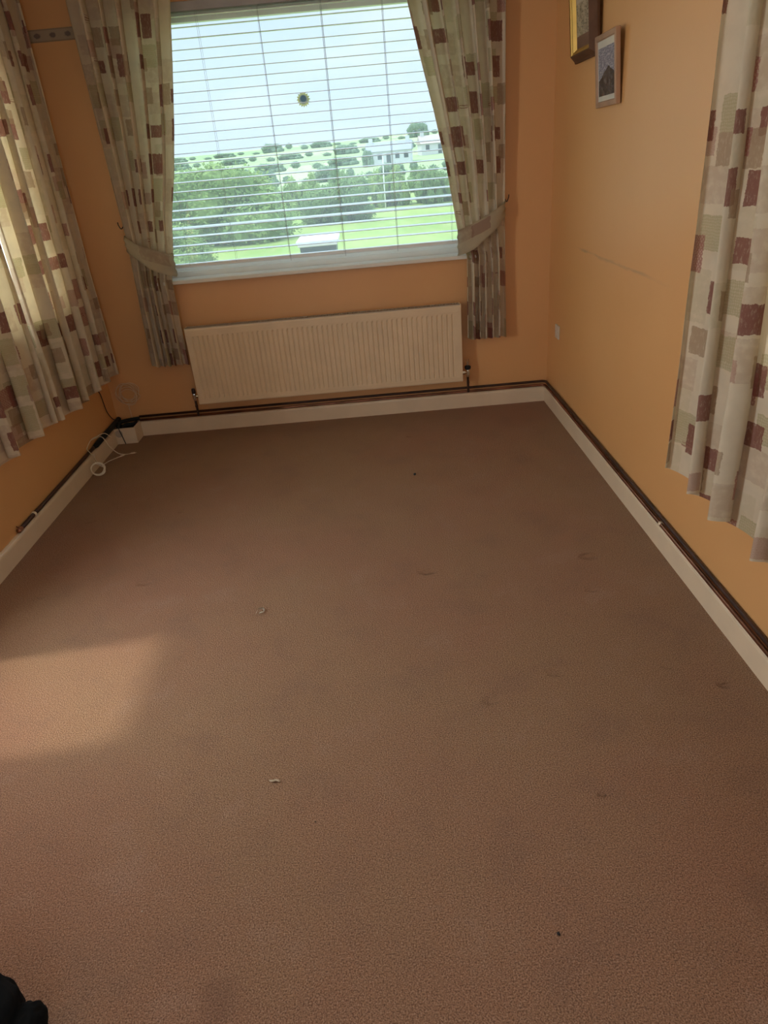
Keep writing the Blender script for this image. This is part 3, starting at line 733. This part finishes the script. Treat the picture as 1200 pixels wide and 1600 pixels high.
# ---------------------------------------------------------------- wall plate
def wall_plate():
    t = thing('wall_socket', 'small pale blank socket plate low on the right wall near the corner', 'socket', (X1, -.23, .53)); T = Matrix.Translation(-Vector(t.location))
    bm = bmesh.new(); box(bm, X1-.009, X1, -.272, -.188, .488, .572, .003); bm.transform(T); obj('face_plate', bm, SWITCH, t)
    for z in (.53,):
        for y in (-.260, -.200):
            bm = bmesh.new(); tube(bm, [(X1-.0085, y, z), (X1-.0102, y, z)], .003, 10); bm.transform(T); obj('screw', bm, CHROME, t)
    bm = bmesh.new(); box(bm, X1-.0115, X1-.008, -.243, -.217, .510, .550, .0015); bm.transform(T); obj('switch_rocker', bm, SWITCH, t)
wall_plate()

# ---------------------------------------------------------------- pictures
def M_landscape(name, kind):
    m = bpy.data.materials.new(name); g = G(nodes_of(m))
    uv = g.n('ShaderNodeUVMap'); uv.uv_map = 'art'; u, v, _ = g.sep(uv.outputs[0]); p = g.comb(u, v)
    n1 = g.noise(p, 5.0, 5.0, .6); n2 = g.noise(g.v('MULTIPLY', p, (1, 2.5, 1)), 9.0, 4.0, .65)
    if kind == 'mountain':
        sky = g.mix(g.step(n2, .4, .68), (.22, .21, .26), (.46, .44, .46))
        ridge = g.m('ADD', g.m('SUBTRACT', .60, g.m('MULTIPLY', g.m('ABSOLUTE', g.m('SUBTRACT', u, .62)), .45)), g.m('MULTIPLY_ADD', g.noise(g.comb(u, 0.3), 6.0, 4.0), .12, -.06))
        land = g.mix(g.step(n1, .4, .66), (.055, .048, .045), (.15, .125, .11))
        c = g.mix(g.step(g.m('SUBTRACT', ridge, v), -.004, .006), sky, land)
        blob = g.v('DISTANCE', g.v('MULTIPLY', p, (1, 2.2, 1)), (.18, .47*2.2, 0))
        c = g.mix(g.m('MULTIPLY', g.m('SUBTRACT', 1.0, g.step(blob, .03, .16)), g.step(n2, .4, .6)), c, (.42, .40, .38))
    else:
        c = g.mix(g.step(n1, .38, .62), (.50, .43, .31), (.30, .27, .19))
        c = g.mix(g.m('MULTIPLY', g.step(n2, .52, .62), .8), c, (.13, .115, .08))
        c = g.mix(g.step(v, .78, .84), c, (.52, .46, .35))
    g.out(g.bsdf(c, 0.25, None, 0, .5)); return m
def moulding(bm, w, h, prof):
    """prof: (inset from outer edge, height off the wall)"""
    loops = []
    for ins, hz in prof:
        x, z = w/2-ins, h/2-ins; loops.append([bm.verts.new(v) for v in ((-x, -hz, -z), (x, -hz, -z), (x, -hz, z), (-x, -hz, z))])
    for a, b in zip(loops, loops[1:]):
        for k in range(4): bm.faces.new((a[k], a[(k+1) % 4], b[(k+1) % 4], b[k]))
def picture(name, label, cy, cz, w, h, lean, spin, prof, fmat, mat_w, matcol, art, extra=None, off=0.004):
    """local frame: x to the viewer's right along the wall, -y out of the wall"""
    t = thing(name, label, 'picture', (X1-off, cy, cz-h/2))
    # viewer's right (facing +x wall) is towards -y; out of the wall is -x
    R = Matrix(((0, 1, 0), (-1, 0, 0), (0, 0, 1))).to_4x4()
    t.matrix_world = Matrix.Translation(t.location) @ R @ Matrix.Rotation(lean, 4, 'X') @ Matrix.Rotation(spin, 4, 'Y')
    T = Matrix.Translation((0, 0, h/2))
    bm = bmesh.new(); moulding(bm, w, h, [(0.002, .001)]+prof); bmesh.ops.recalc_face_normals(bm, faces=bm.faces[:]); bm.transform(T); obj('frame', bm, fmat, t)
    inn = prof[-1][0]; hd = prof[-1][1]
    if extra:
        bm = bmesh.new(); moulding(bm, w-2*inn+.004, h-2*inn+.004, extra[0]); bmesh.ops.recalc_face_normals(bm, faces=bm.faces[:]); bm.transform(T); obj('inner_frame', bm, extra[1], t)
        inn += extra[0][-1][0]; hd = extra[0][-1][1]
    a, b = w/2-inn+.002, h/2-inn+.002
    bm = bmesh.new(); box(bm, -a, a, -hd, -.002, -b, b); bm.transform(T); obj('mount', bm, matcol, t)
    a -= mat_w[0]; b0, b1 = -b+mat_w[1], b-mat_w[2]
    bm = bmesh.new(); uvl = bm.loops.layers.uv.new('art')
    V = [bm.verts.new(v) for v in ((-a, -hd-.0008, b0), (a, -hd-.0008, b0), (a, -hd-.0008, b1), (-a, -hd-.0008, b1))]; f = bm.faces.new(V)
    for lp, q in zip(f.loops, ((0, 0), (1, 0), (1, 1), (0, 1))): lp[uvl].uv = q
    bm.transform(T); obj('artwork', bm, art, t)
    return t
GOLD = M_simple('gold_leaf_frame', (.60, .37, .09), .42, .6, var=.2); DKWOOD = M_simple('dark_brown_wood', (.13, .060, .030), .6, spec=.2, var=.3)
OAK = M_simple('light_oak_frame', (.42, .24, .14), .45, var=.2); MATW = M_simple('pale_mount_card', (.62, .56, .46), .8); MATB = M_simple('brown_mount_card', (.20, .10, .055), .7)
picture('framed_photograph', 'light oak framed print of a grey mountain with pale mount', -1.000, 1.868, .290, .284, math.radians(4.0), math.radians(-.6),
        [(0, .004), (0, .020), (.003, .022), (.020, .022), (.024, .015)], OAK, (.012, .022, .030), MATW, M_landscape('mountain_print', 'mountain'))
picture('framed_picture', 'dark brown framed landscape sketch with gold inner moulding above the oak framed print', -0.632, 2.125, .38, .36, math.radians(4.0), math.radians(-.4),
        [(0, .004), (0, .014), (.004, .016), (.010, .020), (.030, .044), (.034, .045)], DKWOOD, (.008, .050, .030), MATB, M_landscape('sketch_print', 'sketch'),
        ([(0, .043), (.003, .042), (.008, .036), (.014, .034), (.026, .018)], GOLD))

# ---------------------------------------------------------------- small things on the carpet
def scrap():
    bm = bmesh.new(); P = spline([(1.237, -2.300, .004), (1.245, -2.276, .010), (1.262, -2.270, .007), (1.268, -2.288, .004), (1.258, -2.300, .009), (1.250, -2.296, .004)], 5)
    rows = [[bm.verts.new(p+Vector((0, 0, 0))), bm.verts.new(p+Vector((.004, .005, .004)))] for p in P]
    for a, b in zip(rows, rows[1:]): bm.faces.new((a[0], b[0], b[1], a[1]))
    bmesh.ops.solidify(bm, geom=bm.faces[:], thickness=.0008)
    tag(obj('paper_scrap', bm, M_simple('torn_paper', (.80, .70, .55), .8), None, True), 'tiny curl of white paper on the middle of the carpet', 'scrap')
    bm = bmesh.new(); tube(bm, spline([(1.392, -3.150, .004), (1.402, -3.156, .006), (1.412, -3.152, .005), (1.424, -3.158, .004)], 4), [.0012]+[.0032]*11+[.001], 6); 
    tag(obj('wood_chip', bm, M_simple('dry_wood_chip', (.55, .42, .28), .8), None, True), 'tiny pale wood chip on the carpet nearer the camera', 'scrap')
    bm = bmesh.new(); bmesh.ops.create_icosphere(bm, subdivisions=2, radius=.0075)
    for v in bm.verts: v.co *= 1+.3*noise.noise(v.co*300)
    bm.transform(Matrix.Translation((1.974, -1.064, .005)))
    tag(obj('crumb', bm, BLACK, None, True), 'small black crumb on the carpet in front of the radiator', 'crumb')
    bm = bmesh.new(); bmesh.ops.create_icosphere(bm, subdivisions=2, radius=.0040)
    for v in bm.verts: v.co *= 1+.3*noise.noise(v.co*300)
    bm.transform(Matrix.Translation((2.112, -3.659, .003)))
    tag(obj('crumb', bm, BLACK, None, True), 'tiny dark crumb on the carpet at the bottom right of the photo', 'crumb')
scrap()
def build_bag():
    t = thing('black_bag', 'black soft fabric bag on the carpet at the bottom left photo edge', 'bag', (.850, -3.785, 0))
    Fb = M_simple('black_nylon', (.004, .004, .004), .95, spec=.15, var=.3, bumps=.6, bscale=45)
    def lump(c, r, sq, seed, nm, sub=5):
        bm = bmesh.new(); bmesh.ops.create_icosphere(bm, subdivisions=sub, radius=1)
        for v in bm.verts:
            n = v.co.copy(); k = 1+.09*noise.noise(n*1.7+Vector((seed, 0, 0)))+.05*noise.noise(n*4+Vector((0, seed, 0)))-.05*abs(noise.noise(Vector((n.x*5, n.y*2, n.z*2+seed))))
            q = Vector([math.copysign(abs(a)**sq, a) for a in n])
            v.co = Vector((q.x*r[0], q.y*r[1], q.z*r[2]))*k+Vector(c)
            if v.co.z < 0.001: v.co.z = .001
        obj(nm, bm, Fb, t, True)
    lump((-.050, -.040, .060), (.160, .145, .080), .75, 2.0, 'bag_body')
    lump((.108, -.040, .042), (.050, .085, .054), .85, 7.0, 'side_pocket')
    lump((.035, .012, .060), (.052, .062, .052), .9, 4.0, 'flap')
    bm = bmesh.new(); tube(bm, spline([(-.10, .03, .14), (-.04, .06, .175), (.03, .01, .13), (.06, -.06, .10)], 8), .007, 8); obj('strap', bm, Fb, t, True)
build_bag()

# ---------------------------------------------------------------- outside
CAMZ = 1.6
def elev(y):   # ground seen at this elevation (degrees) from eye height
    return interp(y, [(35, -3.27), (60, -2.6), (100, -1.5), (160, -.75), (230, -.1), (330, .55), (450, .95), (650, 1.15), (900, 1.0)])
def gz(x, y):
    if y <= 35: z = -.4
    else: z = CAMZ+(y+4.6)*math.tan(math.radians(elev(y)))
    if y > 50: z += (y-50)*.0035*noise.noise(Vector((x*.006, y*.006, 0)))*3 + max(0, x)*.012*min(1, (y-50)/200)
    return z + .05*noise.noise(Vector((x*.3, y*.3, 3)))
def terrain():
    bm = bmesh.new(); ys = [.32+ (i/150)**2.6*900 for i in range(151)]; rows = []
    for y in ys:
        hw = 8+y*.55; rows.append([bm.verts.new((hw*(2*k/90-1)+1.5, y, gz(hw*(2*k/90-1)+1.5, y))) for k in range(91)])
    for a, b in zip(rows, rows[1:]):
        for k in range(90): bm.faces.new((a[k], a[k+1], b[k+1], b[k]))
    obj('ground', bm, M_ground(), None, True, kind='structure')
terrain()
LF = [M_leaf('leaf_fresh', (.16, .25, .07), (.33, .42, .15)), M_leaf('leaf_mid', (.12, .20, .075), (.24, .33, .13)), M_leaf('leaf_far_haze', (.15, .22, .14), (.23, .30, .19), .2)]  # far leaves paler and bluer, distance haze put into their colour
BARK = M_simple('grey_bark', (.16, .12, .08), .9)
def foliage_mesh(seed, n_lobes, n_leaves, leaf, dims):
    """leafy crown: several lobes of small leaf blades over dark inner masses"""
    rnd = random.Random(seed); bm = bmesh.new(); lobes = []
    for k in range(n_lobes):
        c = Vector((((k*7 % n_lobes+.5)/n_lobes*2-1)*dims[0]*.80, rnd.uniform(-1, 1)*dims[1]*.5, (.20 if k % 2 else rnd.uniform(.45, .80))*dims[2]))
        if k % 2 == 0: c.z *= 1-.12*abs(c.x/dims[0])
        r = dims[2]*rnd.uniform(.24, .36); lobes.append((c, r))
        n0 = len(bm.verts)
        ret = bmesh.ops.create_icosphere(bm, subdivisions=2, radius=r*.80)
        for v in ret['verts']:
            v.co = v.co*(1+.3*noise.noise(v.co*2.5/r+Vector((k, seed, 0))))+c
    for _ in range(n_leaves):
        c, r = rnd.choice(lobes); d = Vector((rnd.gauss(0, 1), rnd.gauss(0, 1), rnd.gauss(.15, 1))).normalized()
        p = c+d*r*rnd.uniform(.78, 1.10)*(1+.22*noise.noise(d*2+c))
        if p.z < .02: continue
        a = Vector((rnd.gauss(0, 1), rnd.gauss(0, 1), rnd.gauss(0, 1))).normalized(); b = a.cross(d)
        if b.length < .05: continue
        b.normalize(); s = leaf*rnd.uniform(.6, 1.3)
        V = [bm.verts.new(p+q) for q in (-a*s, b*s*.45, a*s, -b*s*.45)]; bm.faces.new(V)
    return bm
def bush_proto(name, seed, lobes, leaves, leaf, dims, mat, trunk=True):
    t = bpy.data.objects.new(name, None); C.objects.link(t)
    obj('foliage', foliage_mesh(seed, lobes, leaves, leaf, dims), mat, t)
    if trunk:
        bm = bmesh.new(); rnd = random.Random(seed)
        for k in range(4):
            a = rnd.uniform(0, 2*PI); e = Vector((math.cos(a)*dims[0]*.35, math.sin(a)*dims[1]*.3, dims[2]*.55))
            tube(bm, spline([(0, 0, -.12), e*.4+Vector((0, 0, .05)), e], 4), [dims[2]*.022*(1-.07*q) for q in range(9)], 6)
        obj('stem', bm, BARK, t)
    return t
def place(proto, used, x, y, sc, rz, label, cat, group=None, dz=0.0):
    if proto not in used: r = proto; used.add(proto)
    else:
        r = proto.copy(); C.objects.link(r)
        for ch in list(proto.children): c = ch.copy(); C.objects.link(c); c.parent = r
    r.location = (x, y, gz(x, y)+dz); r.scale = sc; r.rotation_euler = (0, 0, rz); tag(r, label, cat, group); return r
used = set(); rnd = random.Random(77)
near = [bush_proto('bush', 21, 20, 14000, .075, (1.7, 1.2, 2.3), LF[0]), bush_proto('bush', 22, 18, 12000, .075, (1.5, 1.2, 1.7), LF[1])]
mid = [bush_proto('hedge_bush', 31, 16, 5000, .085, (2.2, 1.4, 1.9), LF[1]), bush_proto('hedge_bush', 32, 16, 5000, .085, (2.0, 1.3, 1.7), LF[0])]
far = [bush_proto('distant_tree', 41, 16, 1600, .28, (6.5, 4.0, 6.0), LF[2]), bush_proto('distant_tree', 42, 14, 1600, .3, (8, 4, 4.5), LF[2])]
# big leafy bush at the left of the view
place(near[0], used, -2.55, 18.5, (1.15, 1, .92), 0, 'tall fresh green bush filling the left of the window view', 'bush')
place(near[1], used, -6.1, 20.5, (1.1, 1, 1.15), 0, 'green bush partly hidden by the left tied curtain, outdoors', 'bush')
place(near[1], used, .85, 22.5, (.85, 1, .80), 0, 'lower dark green bush to the right of the tall bush outdoors', 'bush')
place(near[0], used, -3.1, 13.2, (.60, .7, .42), 0, 'low green shrub in front of the tall bush at the left of the view', 'bush')
# hedgerow across the field
ORD = ['leftmost', 'second from the left', 'third from the left', 'fourth from the left', 'fifth from the left', 'sixth from the left', 'seventh from the left', 'eighth from the left', 'ninth from the left', 'tenth from the left', 'eleventh from the left', 'twelfth from the left', 'thirteenth from the left', 'fourteenth from the left', 'fifteenth from the left']
EXT = {}
for pr in mid+far:
    ch = [c for c in pr.children if c.name.startswith('foliage')][0]
    xs = [v.co.x for v in ch.data.vertices]; EXT[pr.name] = (min(xs), max(xs))
def row(protos, xs, y, wid, sy, hz, label, cat, group, seed, names=None):
    r_ = random.Random(seed)
    for i in range(len(xs)):
        pr = protos[i % 2]; e = EXT[pr.name]; sx = wid/(e[1]-e[0])*1.0; yy = y(xs[i]) if callable(y) else y
        o = place(pr, used, xs[i]-sx*(e[0]+e[1])/2, yy, (sx, sy, hz(i, r_)), 0, label % ORD[i], cat, group)
row(mid, [-6.6+1.95*i for i in range(8)], lambda x: 30.0+.5*math.sin(x*.9)-.02*x, 1.95, .9, lambda i, r_: r_.uniform(.80, .98), 'rounded hedgerow bush behind the lawn, %s of that row', 'bush', 'bushes of the hedgerow across the lawn', 5)
row(mid, [-14+3.6*i for i in range(8)], 62, 3.7, 1.2, lambda i, r_: r_.uniform(.8, 1.25), 'bush in the second hedge beyond the hedgerow, %s there', 'bush', 'bushes along the second hedge further off', 6)
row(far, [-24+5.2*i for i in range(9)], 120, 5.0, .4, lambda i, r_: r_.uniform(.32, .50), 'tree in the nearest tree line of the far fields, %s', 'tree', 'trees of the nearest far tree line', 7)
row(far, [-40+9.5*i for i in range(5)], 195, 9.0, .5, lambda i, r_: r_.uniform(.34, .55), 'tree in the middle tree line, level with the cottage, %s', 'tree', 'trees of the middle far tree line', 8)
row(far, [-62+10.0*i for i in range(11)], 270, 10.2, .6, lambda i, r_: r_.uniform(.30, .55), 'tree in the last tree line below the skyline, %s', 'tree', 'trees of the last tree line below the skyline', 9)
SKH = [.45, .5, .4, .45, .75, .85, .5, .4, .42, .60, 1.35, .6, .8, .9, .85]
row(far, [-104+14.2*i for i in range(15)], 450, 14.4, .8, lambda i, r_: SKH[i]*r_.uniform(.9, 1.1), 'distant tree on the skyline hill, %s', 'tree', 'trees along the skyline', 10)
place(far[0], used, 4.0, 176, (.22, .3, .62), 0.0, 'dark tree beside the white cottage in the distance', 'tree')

def cottage(name, label, x, y, w, h, wallc, roofc, rz, nw):
    z = gz(x, y); t = thing(name, label, 'house', (x, y, z), rz); WM = M_simple(name+'_render', wallc, .8); RM = M_simple(name+'_slates', roofc, .7); D = M_simple(name+'_panes', (.06, .07, .08), .2)
    d = 6.0
    bm = bmesh.new(); box(bm, -w/2, w/2, -d/2, d/2, -.8, h); obj('house_wall', bm, WM, t)
    bm = bmesh.new(); o = .3; rh = 2.0
    A = [bm.verts.new(v) for v in ((-w/2-o, -d/2-o, h), (w/2+o, -d/2-o, h), (w/2+o, 0, h+rh), (-w/2-o, 0, h+rh), (-w/2-o, d/2+o, h), (w/2+o, d/2+o, h))]
    for q in ((0, 1, 2, 3), (3, 2, 5, 4), (0, 3, 4), (1, 5, 2), (0, 4, 5, 1)): bm.faces.new([A[k] for k in q])
    bmesh.ops.recalc_face_normals(bm, faces=bm.faces[:]); obj('roof', bm, RM, t)
    for cx in (-w/2+.8, w/2-.8):
        bm = bmesh.new(); box(bm, cx-.45, cx+.45, -.4, .4, h+rh-.8, h+rh+.9); obj('chimney', bm, WM, t)
    for k in range(nw):
        cx = -w/2+w*(k+.5)/nw
        bm = bmesh.new(); box(bm, cx-.5, cx+.5, -d/2-.05, -d/2+.05, 1.0 if k != nw//2 else 0, 2.2); obj('house_window' if k != nw//2 else 'house_door', bm, D, t)
cottage('white_cottage', 'long white cottage with grey roof in the distant fields', 9.5, 182, 10.5, 2.7, (.60, .59, .58), (.30, .31, .33), -.15, 5)
cottage('white_cottage', 'low pale cottage with pinkish roof right of the long white one', 23.5, 205, 10.0, 2.5, (.56, .54, .51), (.44, .35, .31), .1, 3)
def garden_box():
    t = thing('garden_box', 'dark box with a flat pale lid standing on the lawn outside the window', 'box', (1.25, 4.3, gz(1.25, 4.3)), .0)
    Dk = M_simple('dark_grey_plastic', (.05, .055, .065), .5); Lt = M_simple('pale_lid', (.62, .57, .54), .5)
    bm = bmesh.new(); H = 1.16
    for z0, z1, s0, s1 in ((0, H, .80, 1.0),):
        lo = [bm.verts.new((sx*.215*s0, sy*.28*s0, z0)) for sx, sy in ((-1, -1), (1, -1), (1, 1), (-1, 1))]
        hi = [bm.verts.new((sx*.215*s1, sy*.28*s1, z1)) for sx, sy in ((-1, -1), (1, -1), (1, 1), (-1, 1))]
        bm.faces.new(lo[::-1]); bm.faces.new(hi)
        for k in range(4): bm.faces.new((lo[k], lo[(k+1) % 4], hi[(k+1) % 4], hi[k]))
    bmesh.ops.bevel(bm, geom=bm.edges[:], offset=.012, segments=2, affect='EDGES'); obj('body', bm, Dk, t)
    bm = bmesh.new(); box(bm, -.25, .25, -.33, .36, H, H+.045, .012); box(bm, -.23, .23, -.35, -.31, H-.02, H+.02, .008); obj('lid', bm, Lt, t)
    bm = bmesh.new(); tube(bm, [(-.17, .33, H-.02), (.17, .33, H-.02)], .016, 10); obj('handle', bm, Dk, t)
garden_box()
bm = bmesh.new(); z0 = gz(2.83, 28.4); tube(bm, [(2.83, 28.4, z0-.1), (2.84, 28.4, z0+1.2), (2.86, 28.4, 1.60), (2.86, 28.4, 1.64)], [.03, .028, .024, .01], 10)
tag(obj('garden_post', bm, M_simple('pale_post', (.75, .74, .68), .6), None, True), 'slim pale post standing in the hedge across the lawn', 'post')
bpy.context.view_layer.update()
